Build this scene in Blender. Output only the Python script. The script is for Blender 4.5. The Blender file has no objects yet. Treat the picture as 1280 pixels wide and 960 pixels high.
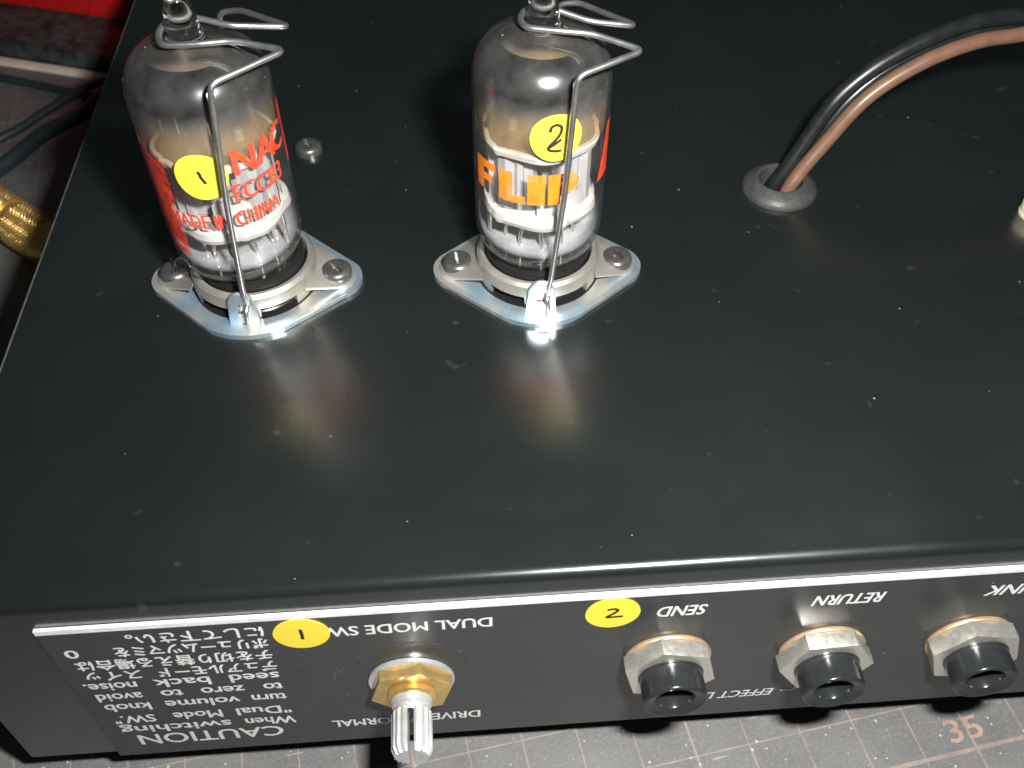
import bpy, bmesh, math, random
from mathutils import Vector, Matrix

random.seed(7)
MM = 0.001
sc = bpy.context.scene
COL = sc.collection

# ------------------------------------------------------------------ camera, world, flash, exposure
cam_d = bpy.data.cameras.new('camera')
cam = bpy.data.objects.new('camera', cam_d)
COL.objects.link(cam)
sc.camera = cam
CAM_POS = Vector((51.12, -73.74, 120.32))
PITCH, YAW = math.radians(47.63), math.radians(-4.20)
cam.location = CAM_POS * MM
cam.rotation_euler = (math.radians(90) - PITCH, 0, YAW)
cam_d.sensor_width = 36.0
cam_d.lens = 36.0 * 1273.0 / 1280.0
cam_d.clip_start = 0.005
cam_d.clip_end = 20.0
cam_d.dof.use_dof = True
cam_d.dof.focus_distance = 0.160
cam_d.dof.aperture_fstop = 44.0

world = bpy.data.worlds.new('World')
sc.world = world
world.use_nodes = True
wb = world.node_tree.nodes['Background']
wb.inputs['Color'].default_value = (0.75, 0.9, 1.0, 1)
wb.inputs['Strength'].default_value = 0.028

# the compact camera's own flash, a few centimetres up and to the right of the lens
cm = cam.rotation_euler.to_matrix()
flash_pos = CAM_POS + cm @ Vector((26, 21, 0))
fl_d = bpy.data.lights.new('camera_flash', 'AREA')
fl_d.shape = 'RECTANGLE'
fl_d.size = 0.015
fl_d.size_y = 0.008
fl_d.energy = 1.0
fl_d.color = (1.0, 0.985, 0.95)
fl = bpy.data.objects.new('camera_flash', fl_d)
COL.objects.link(fl)
fl.location = flash_pos * MM
fl.rotation_euler = cam.rotation_euler

sc.view_settings.view_transform = 'Standard'
sc.view_settings.look = 'None'
sc.view_settings.exposure = 0.0
sc.view_settings.gamma = 1.0
sc.render.engine = 'CYCLES'
sc.cycles.use_denoising = True
sc.cycles.max_bounces = 10
sc.cycles.transparent_max_bounces = 24
sc.cycles.glossy_bounces = 6
sc.cycles.sample_clamp_indirect = 6.0
sc.cycles.caustics_reflective = True


# ------------------------------------------------------------------ material helpers
def node(nt, kind, **kw):
    n = nt.nodes.new(kind)
    for k, v in kw.items():
        if k.startswith('i_'):
            n.inputs[k[2:].replace('_', ' ')].default_value = v
        else:
            setattr(n, k, v)
    return n


def math_n(nt, op, a, b=None, clamp=False):
    n = nt.nodes.new('ShaderNodeMath')
    n.operation = op
    n.use_clamp = clamp
    for i, v in enumerate((a, b)):
        if v is None:
            continue
        if isinstance(v, (int, float)):
            n.inputs[i].default_value = v
        else:
            nt.links.new(v, n.inputs[i])
    return n.outputs[0]


def mixc(nt, fac, a, b):
    n = nt.nodes.new('ShaderNodeMix')
    n.data_type = 'RGBA'
    ins = [n.inputs[0], n.inputs[6], n.inputs[7]]
    for s, v in zip(ins, (fac, a, b)):
        if isinstance(v, (int, float)):
            s.default_value = v
        elif isinstance(v, tuple):
            s.default_value = (*v, 1) if len(v) == 3 else v
        else:
            nt.links.new(v, s)
    return n.outputs[2]


def coords(nt):
    return nt.nodes.new('ShaderNodeTexCoord').outputs['Object']


def noise(nt, scale, detail=3.0, rough=0.55, vec=None):
    n = nt.nodes.new('ShaderNodeTexNoise')
    n.inputs['Scale'].default_value = scale
    n.inputs['Detail'].default_value = detail
    n.inputs['Roughness'].default_value = rough
    nt.links.new(vec if vec is not None else coords(nt), n.inputs['Vector'])
    return n.outputs['Fac']


def ramp(nt, val, lo, hi, a=0.0, b=1.0):
    n = nt.nodes.new('ShaderNodeMapRange')
    n.clamp = True
    nt.links.new(val, n.inputs[0])
    for i, v in zip((1, 2, 3, 4), (lo, hi, a, b)):
        n.inputs[i].default_value = v
    return n.outputs[0]


def bump(nt, height, strength, dist):
    n = nt.nodes.new('ShaderNodeBump')
    n.inputs['Strength'].default_value = strength
    n.inputs['Distance'].default_value = dist
    nt.links.new(height, n.inputs['Height'])
    return n.outputs['Normal']


def new_mat(name):
    m = bpy.data.materials.new(name)
    m.use_nodes = True
    nt = m.node_tree
    p = nt.nodes['Principled BSDF']
    return m, nt, p


def simple(name, col, rough=0.5, metal=0.0, var=0.12, vscale=400.0, rvar=0.08, bumpd=0.0, spec=0.5):
    m, nt, p = new_mat(name)
    v = noise(nt, vscale)
    lo = tuple(max(0.0, c * (1 - var)) for c in col)
    hi = tuple(min(1.0, c * (1 + var)) for c in col)
    nt.links.new(mixc(nt, ramp(nt, v, 0.3, 0.7), lo, hi), p.inputs['Base Color'])
    nt.links.new(ramp(nt, noise(nt, vscale * 0.6), 0.3, 0.7, max(0.02, rough - rvar), min(1, rough + rvar)), p.inputs['Roughness'])
    p.inputs['Metallic'].default_value = metal
    p.inputs['Specular IOR Level'].default_value = spec
    if bumpd:
        nt.links.new(bump(nt, noise(nt, vscale * 3), 0.5, bumpd), p.inputs['Normal'])
    return m


def specks(nt, scale, radius, keep, plane='XY'):
    """mask of sparse small grains of dust, laid out in the plane of the surface"""
    v = nt.nodes.new('ShaderNodeTexVoronoi')
    v.inputs['Scale'].default_value = scale
    vec = coords(nt)
    if plane != '3D':
        v.voronoi_dimensions = '2D'
    if plane == 'XZ':
        sp = nt.nodes.new('ShaderNodeSeparateXYZ')
        cb = nt.nodes.new('ShaderNodeCombineXYZ')
        nt.links.new(vec, sp.inputs[0])
        nt.links.new(sp.outputs[0], cb.inputs[0])
        nt.links.new(sp.outputs[2], cb.inputs[1])
        vec = cb.outputs[0]
    nt.links.new(vec, v.inputs['Vector'])
    sep = nt.nodes.new('ShaderNodeSeparateColor')
    nt.links.new(v.outputs['Color'], sep.inputs[0])
    ragged = math_n(nt, 'MULTIPLY', math_n(nt, 'SUBTRACT', noise(nt, scale * 9, 2), 0.5), radius * 2.2)
    on = math_n(nt, 'LESS_THAN', sep.outputs[0], keep)
    rad = math_n(nt, 'MULTIPLY', sep.outputs[1], radius)
    dot = math_n(nt, 'LESS_THAN', math_n(nt, 'ADD', v.outputs['Distance'], ragged), rad)
    return math_n(nt, 'MULTIPLY', on, dot)


def black_paint(name, col, rough, plane='XY', spec=0.5):
    m, nt, p = new_mat(name)
    big = noise(nt, 22, 4)
    base = mixc(nt, ramp(nt, big, 0.35, 0.7), tuple(c * 0.85 for c in col), tuple(c * 1.15 for c in col))
    # wiped, greasy patches: cloudy and streaky gloss
    mp = nt.nodes.new('ShaderNodeMapping')
    nt.links.new(coords(nt), mp.inputs[0])
    mp.inputs['Rotation'].default_value = (0, 0, 0.6)
    mp.inputs['Scale'].default_value = (14, 90, 40)
    cloud = math_n(nt, 'ADD', math_n(nt, 'MULTIPLY', noise(nt, 30, 5, 0.6), 0.65), math_n(nt, 'MULTIPLY', noise(nt, 1.0, 4, 0.6, mp.outputs[0]), 0.35))
    r = ramp(nt, cloud, 0.36, 0.66, rough - 0.06, rough + 0.08)
    p.inputs['Specular IOR Level'].default_value = spec
    if True:
        d1 = specks(nt, 95, 0.020, 0.05, plane)
        d2 = specks(nt, 260, 0.034, 0.022, plane)
        smear = ramp(nt, noise(nt, 230, 2), 0.71, 0.84)
        d = math_n(nt, 'MAXIMUM', d1, d2)
        base = mixc(nt, math_n(nt, 'MULTIPLY', smear, 0.14), base, (0.25, 0.25, 0.23))
        base = mixc(nt, math_n(nt, 'MULTIPLY', d, 0.45), base, (0.42, 0.42, 0.39))
        r = math_n(nt, 'MAXIMUM', r, math_n(nt, 'MULTIPLY', d, 0.7))
    nt.links.new(base, p.inputs['Base Color'])
    nt.links.new(r, p.inputs['Roughness'])
    nt.links.new(bump(nt, noise(nt, 900, 2), 0.25, 0.00003), p.inputs['Normal'])
    return m


def glass_mat():
    m, nt, p = new_mat('tube glass')
    nt.nodes.remove(p)
    out = nt.nodes['Material Output']
    tr = nt.nodes.new('ShaderNodeBsdfTransparent')
    tr.inputs[0].default_value = (0.955, 0.95, 0.94, 1)
    gl = nt.nodes.new('ShaderNodeBsdfGlossy')
    gl.inputs['Roughness'].default_value = 0.06
    lw = nt.nodes.new('ShaderNodeLayerWeight')
    lw.inputs['Blend'].default_value = 0.5
    fr = math_n(nt, 'ADD', math_n(nt, 'MULTIPLY', math_n(nt, 'POWER', lw.outputs['Facing'], 3.6), 0.85), 0.045)
    nt.links.new(bump(nt, noise(nt, 120, 2), 0.08, 0.0004), gl.inputs['Normal'])
    mx = nt.nodes.new('ShaderNodeMixShader')
    nt.links.new(fr, mx.inputs[0])
    nt.links.new(tr.outputs[0], mx.inputs[1])
    nt.links.new(gl.outputs[0], mx.inputs[2])
    # dust and finger grease outside, with a faint haze painted on to brighten the glass
    df = nt.nodes.new('ShaderNodeBsdfDiffuse')
    df.inputs[0].default_value = (0.75, 0.74, 0.72, 1)
    mx2 = nt.nodes.new('ShaderNodeMixShader')
    haze = ramp(nt, noise(nt, 160, 4, 0.6), 0.35, 0.8, 0.012, 0.06)
    haze = math_n(nt, 'MAXIMUM', haze, math_n(nt, 'MULTIPLY', specks(nt, 500, 0.07, 0.4, '3D'), 0.8))
    nt.links.new(haze, mx2.inputs[0])
    nt.links.new(mx.outputs[0], mx2.inputs[1])
    nt.links.new(df.outputs[0], mx2.inputs[2])
    nt.links.new(mx2.outputs[0], out.inputs[0])
    return m


def getter_mat(z_solid, z_clear):
    """metal film, solid in the dome and thinning out downwards through brown"""
    m, nt, p = new_mat('getter film')
    out = nt.nodes['Material Output']
    sep = nt.nodes.new('ShaderNodeSeparateXYZ')
    nt.links.new(coords(nt), sep.inputs[0])
    n1 = math_n(nt, 'MULTIPLY', math_n(nt, 'SUBTRACT', noise(nt, 90, 2), 0.5), 0.006)
    z = math_n(nt, 'ADD', sep.outputs[2], n1)
    fac = ramp(nt, z, z_clear * MM, z_solid * MM)
    fac = math_n(nt, 'POWER', fac, 1.15)
    brown = (0.70, 0.45, 0.17)
    nt.links.new(mixc(nt, ramp(nt, fac, 0.1, 0.85), brown, (0.15, 0.155, 0.16)), p.inputs['Base Color'])
    nt.links.new(ramp(nt, fac, 0.4, 0.95, 0.2, 1.0), p.inputs['Metallic'])
    nt.links.new(ramp(nt, noise(nt, 200, 3), 0.35, 0.7, 0.17, 0.24), p.inputs['Roughness'])
    tr = nt.nodes.new('ShaderNodeBsdfTransparent')
    tr.inputs[0].default_value = (0.97, 0.90, 0.78, 1)
    mx = nt.nodes.new('ShaderNodeMixShader')
    nt.links.new(fac, mx.inputs[0])
    nt.links.new(tr.outputs[0], mx.inputs[1])
    nt.links.new(p.outputs[0], mx.inputs[2])
    nt.links.new(mx.outputs[0], out.inputs[0])
    return m


def milky_mat():
    m, nt, p = new_mat('thick base glass')
    out = nt.nodes['Material Output']
    nt.links.new(mixc(nt, ramp(nt, noise(nt, 300), 0.35, 0.7), (0.58, 0.62, 0.68), (0.75, 0.75, 0.74)), p.inputs['Base Color'])  # milky white painted in for light refracted by the thick glass
    p.inputs['Roughness'].default_value = 0.12
    tr = nt.nodes.new('ShaderNodeBsdfTransparent')
    tr.inputs[0].default_value = (0.85, 0.88, 0.92, 1)
    mx = nt.nodes.new('ShaderNodeMixShader')
    sep = nt.nodes.new('ShaderNodeSeparateXYZ')
    nt.links.new(coords(nt), sep.inputs[0])
    thick = ramp(nt, sep.outputs[2], 0.0030, 0.0076, 1.0, 0.12)
    nt.links.new(math_n(nt, 'MULTIPLY', thick, ramp(nt, noise(nt, 220, 3), 0.3, 0.7, 0.4, 0.7)), mx.inputs[0])
    nt.links.new(tr.outputs[0], mx.inputs[1])
    nt.links.new(p.outputs[0], mx.inputs[2])
    nt.links.new(mx.outputs[0], out.inputs[0])
    return m


def print_mat(name, col, worn=0.0):
    m, nt, p = new_mat(name)
    v = noise(nt, 900, 3)
    nt.links.new(mixc(nt, ramp(nt, v, 0.35, 0.7), tuple(c * 0.82 for c in col), col), p.inputs['Base Color'])
    p.inputs['Roughness'].default_value = 0.45
    if worn:
        out = nt.nodes['Material Output']
        tr = nt.nodes.new('ShaderNodeBsdfTransparent')
        mx = nt.nodes.new('ShaderNodeMixShader')
        nt.links.new(ramp(nt, noise(nt, 420, 4, 0.65), 0.42, 0.66, 0.0, worn), mx.inputs[0])
        nt.links.new(p.outputs[0], mx.inputs[1])
        nt.links.new(tr.outputs[0], mx.inputs[2])
        nt.links.new(mx.outputs[0], out.inputs[0])
    return m


MAT_ROT = math.radians(8.8)


def cutting_mat_material(u0, v0):
    m, nt, p = new_mat('cutting mat')
    mp = nt.nodes.new('ShaderNodeMapping')
    mp.vector_type = 'POINT'
    nt.links.new(coords(nt), mp.inputs[0])
    mp.inputs['Scale'].default_value = (1000, 1000, 1000)
    sep = nt.nodes.new('ShaderNodeSeparateXYZ')
    nt.links.new(mp.outputs[0], sep.inputs[0])

    def lines(val, off, pitch, width):
        t = math_n(nt, 'ADD', val, pitch * 600 - off + pitch / 2)
        fr = math_n(nt, 'MODULO', t, pitch)
        d = math_n(nt, 'ABSOLUTE', math_n(nt, 'SUBTRACT', fr, pitch / 2))
        return ramp(nt, d, width / 2 - 0.05, width / 2 + 0.05, 1.0, 0.0)
    fine = math_n(nt, 'MAXIMUM', lines(sep.outputs[0], u0, 9.8, 0.27), lines(sep.outputs[1], v0, 9.8, 0.27))
    bold = math_n(nt, 'MAXIMUM', lines(sep.outputs[0], u0, 49.0, 0.5), lines(sep.outputs[1], v0, 49.0, 0.75))
    ln = math_n(nt, 'MAXIMUM', fine, bold)
    wear = ramp(nt, noise(nt, 240, 4, 0.6), 0.32, 0.6, 0.35, 1.0)
    ln = math_n(nt, 'MULTIPLY', ln, wear)
    g = noise(nt, 60, 5, 0.65)
    g2 = noise(nt, 1700, 3, 0.6)
    base = mixc(nt, ramp(nt, g, 0.3, 0.7), (0.105, 0.105, 0.107), (0.155, 0.153, 0.15))
    base = mixc(nt, ramp(nt, g2, 0.48, 0.78, 0, 0.5), base, (0.25, 0.245, 0.24))
    # cuts and crumbs
    mp2 = nt.nodes.new('ShaderNodeMapping')
    nt.links.new(coords(nt), mp2.inputs[0])
    mp2.inputs['Rotation'].default_value = (0, 0, 0.5)
    mp2.inputs['Scale'].default_value = (90, 1100, 300)
    sc_ = ramp(nt, noise(nt, 1.0, 2, 0.5, mp2.outputs[0]), 0.69, 0.74)
    base = mixc(nt, math_n(nt, 'MULTIPLY', sc_, 0.45), base, (0.45, 0.43, 0.4))
    base = mixc(nt, ln, base, (0.275, 0.22, 0.195))
    cr = math_n(nt, 'MAXIMUM', specks(nt, 230, 0.09, 0.12), specks(nt, 800, 0.2, 0.07))
    base = mixc(nt, math_n(nt, 'MULTIPLY', cr, 0.75), base, (0.50, 0.47, 0.42))
    nt.links.new(base, p.inputs['Base Color'])
    nt.links.new(ramp(nt, g, 0.3, 0.7, 0.5, 0.7), p.inputs['Roughness'])
    nt.links.new(bump(nt, noise(nt, 1400, 3), 0.5, 0.00008), p.inputs['Normal'])
    return m


M = {}
M['lid'] = black_paint('black lid paint', (0.0088, 0.0118, 0.0116), 0.24, spec=1.0)
M['lid'].node_tree.nodes['Principled BSDF'].inputs['Coat Weight'].default_value = 0.6
M['lid'].node_tree.nodes['Principled BSDF'].inputs['Coat Roughness'].default_value = 0.24
M['panel'] = black_paint('dark panel paint', (0.034, 0.036, 0.037), 0.27, 'XZ')
M['print'] = print_mat('white panel print', (0.76, 0.77, 0.77))
M['orange'] = print_mat('orange print', (0.95, 0.24, 0.012), 0.3)
M['red'] = print_mat('red print', (0.80, 0.075, 0.03), 0.45)
M['red_edge'] = print_mat('patchy red block', (0.72, 0.05, 0.03), 0.9)
M['red_solid'] = print_mat('solid red print', (0.80, 0.07, 0.025), 0.25)
M['yellow'] = simple('yellow sticker', (0.80, 0.64, 0.05), 0.55, var=0.04)
M['ink'] = simple('black ink', (0.02, 0.018, 0.012), 0.6)
M['nickel'] = simple('nickel', (0.80, 0.78, 0.70), 0.36, 0.85, var=0.06, vscale=1500, rvar=0.1, bumpd=0.00003)
M['copper_washer'] = simple('bronze washer', (0.55, 0.40, 0.26), 0.4, 0.6, var=0.2)
M['gold'] = simple('yellow chromate', (0.74, 0.52, 0.20), 0.27, 0.8, var=0.2, vscale=350)
M['steel'] = simple('bright steel', (0.74, 0.76, 0.78), 0.3, 0.7, var=0.1)
M['wire_steel'] = simple('spring wire', (0.58, 0.58, 0.57), 0.30, 0.93, var=0.12)
M['screw'] = simple('dark nickel screw', (0.17, 0.17, 0.165), 0.3, 0.75, var=0.2)
M['saddle'] = simple('tinned saddle', (0.46, 0.44, 0.39), 0.42, 0.7, var=0.14, vscale=260)
M['phenolic'] = simple('black phenolic', (0.012, 0.012, 0.012), 0.3)
M['plastic'] = simple('black plastic', (0.018, 0.020, 0.021), 0.2, rvar=0.05, var=0.2)
M['rubber'] = simple('grey black rubber', (0.042, 0.043, 0.042), 0.52, var=0.25, vscale=900, bumpd=0.0001)
M['foot'] = simple('rubber foot', (0.02, 0.02, 0.02), 0.7)
M['black_wire'] = simple('black wire sleeve', (0.011, 0.0125, 0.0135), 0.30, var=0.3)
M['brown_wire'] = simple('brown wire sleeve', (0.150, 0.080, 0.052), 0.36, var=0.16)
M['cable'] = simple('dark rubber cable', (0.022, 0.034, 0.038), 0.33)
M['mica_edge'] = simple('mica edge', (0.56, 0.55, 0.53), 0.4, var=0.12)
M['mica'] = simple('mica', (0.30, 0.26, 0.21), 0.25, var=0.2)
_nt = M['mica'].node_tree
_tr = _nt.nodes.new('ShaderNodeBsdfTransparent')
_mx = _nt.nodes.new('ShaderNodeMixShader')
_mx.inputs[0].default_value = 0.55
_nt.links.new(_nt.nodes['Principled BSDF'].outputs[0], _mx.inputs[1])
_nt.links.new(_tr.outputs[0], _mx.inputs[2])
_nt.links.new(_mx.outputs[0], _nt.nodes['Material Output'].inputs[0])
M['tip_glass'] = simple('solid glass', (1, 1, 1), 0.03, rvar=0.01, var=0.0)
_p = M['tip_glass'].node_tree.nodes['Principled BSDF']
_p.inputs['Transmission Weight'].default_value = 1.0
_p.inputs['IOR'].default_value = 1.5
M['bare_edge'] = simple('worn edge', (0.13, 0.12, 0.125), 0.45, var=0.3)
M['anode'] = simple('anode plate', (0.40, 0.40, 0.41), 0.5, 0.15, var=0.12)
M['anode_pale'] = simple('pale shield', (0.52, 0.52, 0.515), 0.45, 0.2, var=0.1)
M['rod'] = simple('support rod', (0.75, 0.68, 0.58), 0.22, 1.0)
M['glass'] = glass_mat()
M['milky'] = milky_mat()
M['red_case'] = simple('red case plastic', (0.62, 0.014, 0.012), 0.35, var=0.15)
M['case_base'] = simple('black case plastic', (0.034, 0.042, 0.044), 0.5, var=0.7, vscale=260)
M['strip'] = simple('pale wood', (0.72, 0.60, 0.50), 0.6, var=0.1)
M['knurl'] = simple('gold plating', (0.78, 0.52, 0.17), 0.34, 0.75, var=0.12)
M['ivory'] = simple('ivory plastic', (0.60, 0.56, 0.38), 0.4)

# blue-white zinc plate: passivation tint that drifts over the part
mz, nt, p = new_mat('zinc plate')
tint = mixc(nt, ramp(nt, noise(nt, 140, 3), 0.38, 0.62), (0.50, 0.68, 0.82), (0.80, 0.80, 0.76))
nt.links.new(tint, p.inputs['Base Color'])
p.inputs['Metallic'].default_value = 0.82
nt.links.new(ramp(nt, noise(nt, 300), 0.3, 0.7, 0.22, 0.4), p.inputs['Roughness'])
M['zinc'] = mz


# ------------------------------------------------------------------ geometry helpers (all in millimetres)
def link(o, parent=None, loc=None):
    COL.objects.link(o)
    if parent is not None:
        o.parent = parent
    if loc is not None:
        o.location = Vector(loc) * MM
    return o


def empty(name, loc, label=None, cat=None, group=None, parent=None, rotz=0.0):
    o = bpy.data.objects.new(name, None)
    o.empty_display_size = 0.005
    link(o, parent, loc)
    o.rotation_euler = (0, 0, rotz)
    tag(o, label, cat, group)
    return o


def tag(o, label=None, cat=None, group=None, kind=None):
    for k, v in (('label', label), ('category', cat), ('group', group), ('kind', kind)):
        if v:
            o[k] = v
    return o


def obj_bm(name, bm, mat, parent=None, loc=None, smooth=40):
    for v in bm.verts:
        v.co *= MM
    bmesh.ops.recalc_face_normals(bm, faces=bm.faces) if smooth is not False else None
    me = bpy.data.meshes.new(name)
    bm.to_mesh(me)
    bm.free()
    if smooth:
        me.shade_smooth()
        me.set_sharp_from_angle(angle=math.radians(smooth))
    me.materials.append(M[mat] if isinstance(mat, str) else mat)
    return link(bpy.data.objects.new(name, me), parent, loc)


def obj_me(name, me, parent=None, loc=None):
    return link(bpy.data.objects.new(name, me), parent, loc)


def bm_data(vs, fs):
    bm = bmesh.new()
    bv = [bm.verts.new(v) for v in vs]
    for f in fs:
        bm.faces.new([bv[i] for i in f])
    return bm


def lathe(prof, n=48, axis='Z', closed=False, bm=None, rad=None):
    """revolve (r, t) pairs; axis 'Z': t goes up; axis 'Y': t goes towards the viewer (-Y)"""
    if bm is None:
        bm = bmesh.new()
    rings = []
    for r, t in prof:
        ring = []
        if r < 1e-6:
            ring = [bm.verts.new((0, 0, t) if axis == 'Z' else (0, -t, 0))] * n
        else:
            for i in range(n):
                a = 2 * math.pi * i / n
                rr = rad(a, r, t) if rad else r
                x, y = rr * math.cos(a), rr * math.sin(a)
                ring.append(bm.verts.new((x, y, t) if axis == 'Z' else (x, -t, y)))
        rings.append(ring)
    pairs = list(zip(rings[:-1], rings[1:]))
    if closed:
        pairs.append((rings[-1], rings[0]))
    for A, B in pairs:
        for i in range(n):
            j = (i + 1) % n
            vs = []
            for v in (A[i], A[j], B[j], B[i]):
                if v not in vs:
                    vs.append(v)
            if len(vs) >= 3:
                try:
                    bm.faces.new(vs)
                except ValueError:
                    pass
    return bm


def prism(poly, z0, z1, bev=0.0, axis='Z', seg=2):
    bm = bmesh.new()
    lo, hi = [], []
    for x, y in poly:
        if axis == 'Z':
            lo.append(bm.verts.new((x, y, z0)))
            hi.append(bm.verts.new((x, y, z1)))
        else:
            lo.append(bm.verts.new((x, -z0, y)))
            hi.append(bm.verts.new((x, -z1, y)))
    n = len(poly)
    bm.faces.new(lo[::-1])
    bm.faces.new(hi)
    for i in range(n):
        j = (i + 1) % n
        bm.faces.new((lo[i], lo[j], hi[j], hi[i]))
    if bev:
        bmesh.ops.bevel(bm, geom=[e for e in bm.edges], offset=bev, segments=seg, affect='EDGES', profile=0.6)
    return bm


def box_bm(x0, x1, y0, y1, z0, z1, bev=0.0, seg=2):
    bm = prism([(x0, y0), (x1, y0), (x1, y1), (x0, y1)], z0, z1)
    if bev:
        bmesh.ops.bevel(bm, geom=[e for e in bm.edges], offset=bev, segments=seg, affect='EDGES', profile=0.5)
    return bm


def catmull(pts, k=8):
    P = [Vector(p) for p in pts]
    P = [P[0] * 2 - P[1]] + P + [P[-1] * 2 - P[-2]]
    out = []
    for i in range(1, len(P) - 2):
        a, b, c, d = P[i - 1:i + 3]
        for j in range(k):
            t = j / k
            out.append(0.5 * (2 * b + (c - a) * t + (2 * a - 5 * b + 4 * c - d) * t * t + (3 * b - a - 3 * c + d) * t ** 3))
    out.append(P[-2])
    return out


def fillet(pts, r, k=5):
    """polyline with rounded corners"""
    P = [Vector(p) for p in pts]
    out = [P[0]]
    for i in range(1, len(P) - 1):
        a, b, c = P[i - 1], P[i], P[i + 1]
        d1, d2 = (a - b), (c - b)
        rr = min(r, d1.length * 0.45, d2.length * 0.45)
        s, e = b + d1.normalized() * rr, b + d2.normalized() * rr
        for j in range(k + 1):
            t = j / k
            out.append((1 - t) ** 2 * s + 2 * t * (1 - t) * b + t * t * e)
    out.append(P[-1])
    return out


def sweep(path, r, n=12, bm=None, cap=True):
    if bm is None:
        bm = bmesh.new()
    rings = []
    up = None
    for i, pnt in enumerate(path):
        t = (path[min(i + 1, len(path) - 1)] - path[max(i - 1, 0)])
        t.normalize()
        if up is None:
            up = Vector((0, 0, 1)) if abs(t.z) < 0.9 else Vector((1, 0, 0))
        up = (up - t * up.dot(t)).normalized()
        s = t.cross(up)
        rr = r(i / (len(path) - 1)) if callable(r) else r
        rings.append([bm.verts.new(pnt + (up * math.cos(2 * math.pi * k / n) + s * math.sin(2 * math.pi * k / n)) * rr) for k in range(n)])
    for A, B in zip(rings[:-1], rings[1:]):
        for k in range(n):
            j = (k + 1) % n
            bm.faces.new((A[k], A[j], B[j], B[k]))
    if cap:
        bm.faces.new(rings[0][::-1])
        bm.faces.new(rings[-1])
    return bm


def boolean(o, cutter_bm):
    """cut a shape out of an object's mesh, in the object's own frame"""
    for v in cutter_bm.verts:
        v.co *= MM
    bmesh.ops.recalc_face_normals(cutter_bm, faces=cutter_bm.faces)
    cme = bpy.data.meshes.new('cut')
    cutter_bm.to_mesh(cme)
    cutter_bm.free()
    co = bpy.data.objects.new('cut', cme)
    COL.objects.link(co)
    keep = o.parent
    wm = o.matrix_basis.copy()
    o.parent = None
    o.matrix_basis = Matrix.Identity(4)
    md = o.modifiers.new('b', 'BOOLEAN')
    md.object = co
    md.operation = 'DIFFERENCE'
    md.solver = 'EXACT'
    bpy.context.view_layer.update()
    me = bpy.data.meshes.new_from_object(o.evaluated_get(bpy.context.evaluated_depsgraph_get()))
    o.modifiers.clear()
    old = o.data
    me.name = old.name
    o.data = me
    bpy.data.meshes.remove(old)
    bpy.data.objects.remove(co)
    bpy.data.meshes.remove(cme)
    o.parent = keep
    o.matrix_basis = wm
    me.shade_smooth()
    me.set_sharp_from_angle(angle=math.radians(35))


# ------------------------------------------------------------------ lettering
def raw_text(body, shear=0.0, weight=0.0):
    c = bpy.data.curves.new('t', 'FONT')
    c.body = body
    c.size = 1.0
    c.shear = shear
    c.offset = weight
    c.resolution_u = 3
    o = bpy.data.objects.new('t', c)
    COL.objects.link(o)
    bpy.context.view_layer.update()
    me = bpy.data.meshes.new_from_object(o.evaluated_get(bpy.context.evaluated_depsgraph_get()))
    bpy.data.objects.remove(o)
    bm = bmesh.new()
    bm.from_mesh(me)
    bpy.data.meshes.remove(me)
    return bm


def extent(bm, i):
    v = [x.co[i] for x in bm.verts]
    return min(v), max(v)


_h = raw_text('H')
CAP = extent(_h, 1)[1]
_h.free()


def text_bm(body, height, width=None, shear=0.0, weight=0.0):
    """lettering in the XY plane, baseline at y=0, left edge at x=0, sizes in mm"""
    bm = raw_text(body, shear, weight)
    x0, x1 = extent(bm, 0)
    s = height / CAP
    sx = s if width is None else width / (x1 - x0)
    for v in bm.verts:
        v.co = Vector(((v.co.x - x0) * sx, v.co.y * s, 0))
    return bm


def panel_text(body, x_right, z_base, height, width, parent, shear=0.0, weight=0.012):
    """lettering on the front panel; the amplifier stands upside down, so the words run from right to left"""
    bm = text_bm(body, height, width, shear, 0.0)
    both = bmesh.new()
    for k, (dx, dz) in enumerate(((0, 0), (weight, 0), (weight * 0.5, weight * 0.6))):
        cp = bm.copy()
        for v in cp.verts:
            v.co = Vector((x_right - v.co.x - dx + weight / 2, -0.66 - 0.004 * k, z_base - v.co.y - dz))
        me = bpy.data.meshes.new('pass')
        cp.to_mesh(me)
        cp.free()
        both.from_mesh(me)
        bpy.data.meshes.remove(me)
    bm.free()
    return obj_bm('lettering', both, 'print', parent, smooth=False)


def wrap(bm, R, a0, z0):
    """bend flat lettering (mm) round a vertical cylinder of radius R; a0 is the angle from the front (-Y)"""
    x0, x1 = extent(bm, 0)
    x = x0 + 0.5
    while x < x1:
        bmesh.ops.bisect_plane(bm, geom=bm.verts[:] + bm.edges[:] + bm.faces[:], plane_co=(x, 0, 0), plane_no=(1, 0, 0))
        x += 0.5
    for v in bm.verts:
        a = a0 + v.co.x / R
        v.co = Vector((R * math.sin(a), -R * math.cos(a), z0 + v.co.y))
    return bm


def disc_bm(r, n=40):
    bm = bmesh.new()
    rings = [[bm.verts.new((r * k / 6 * math.cos(2 * math.pi * i / n), r * k / 6 * math.sin(2 * math.pi * i / n), 0)) for i in range(n)] for k in range(1, 7)]
    c = bm.verts.new((0, 0, 0))
    for i in range(n):
        j = (i + 1) % n
        bm.faces.new((c, rings[0][i], rings[0][j]))
        for A, B in zip(rings[:-1], rings[1:]):
            bm.faces.new((A[i], B[i], B[j], A[j]))
    return bm


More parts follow.
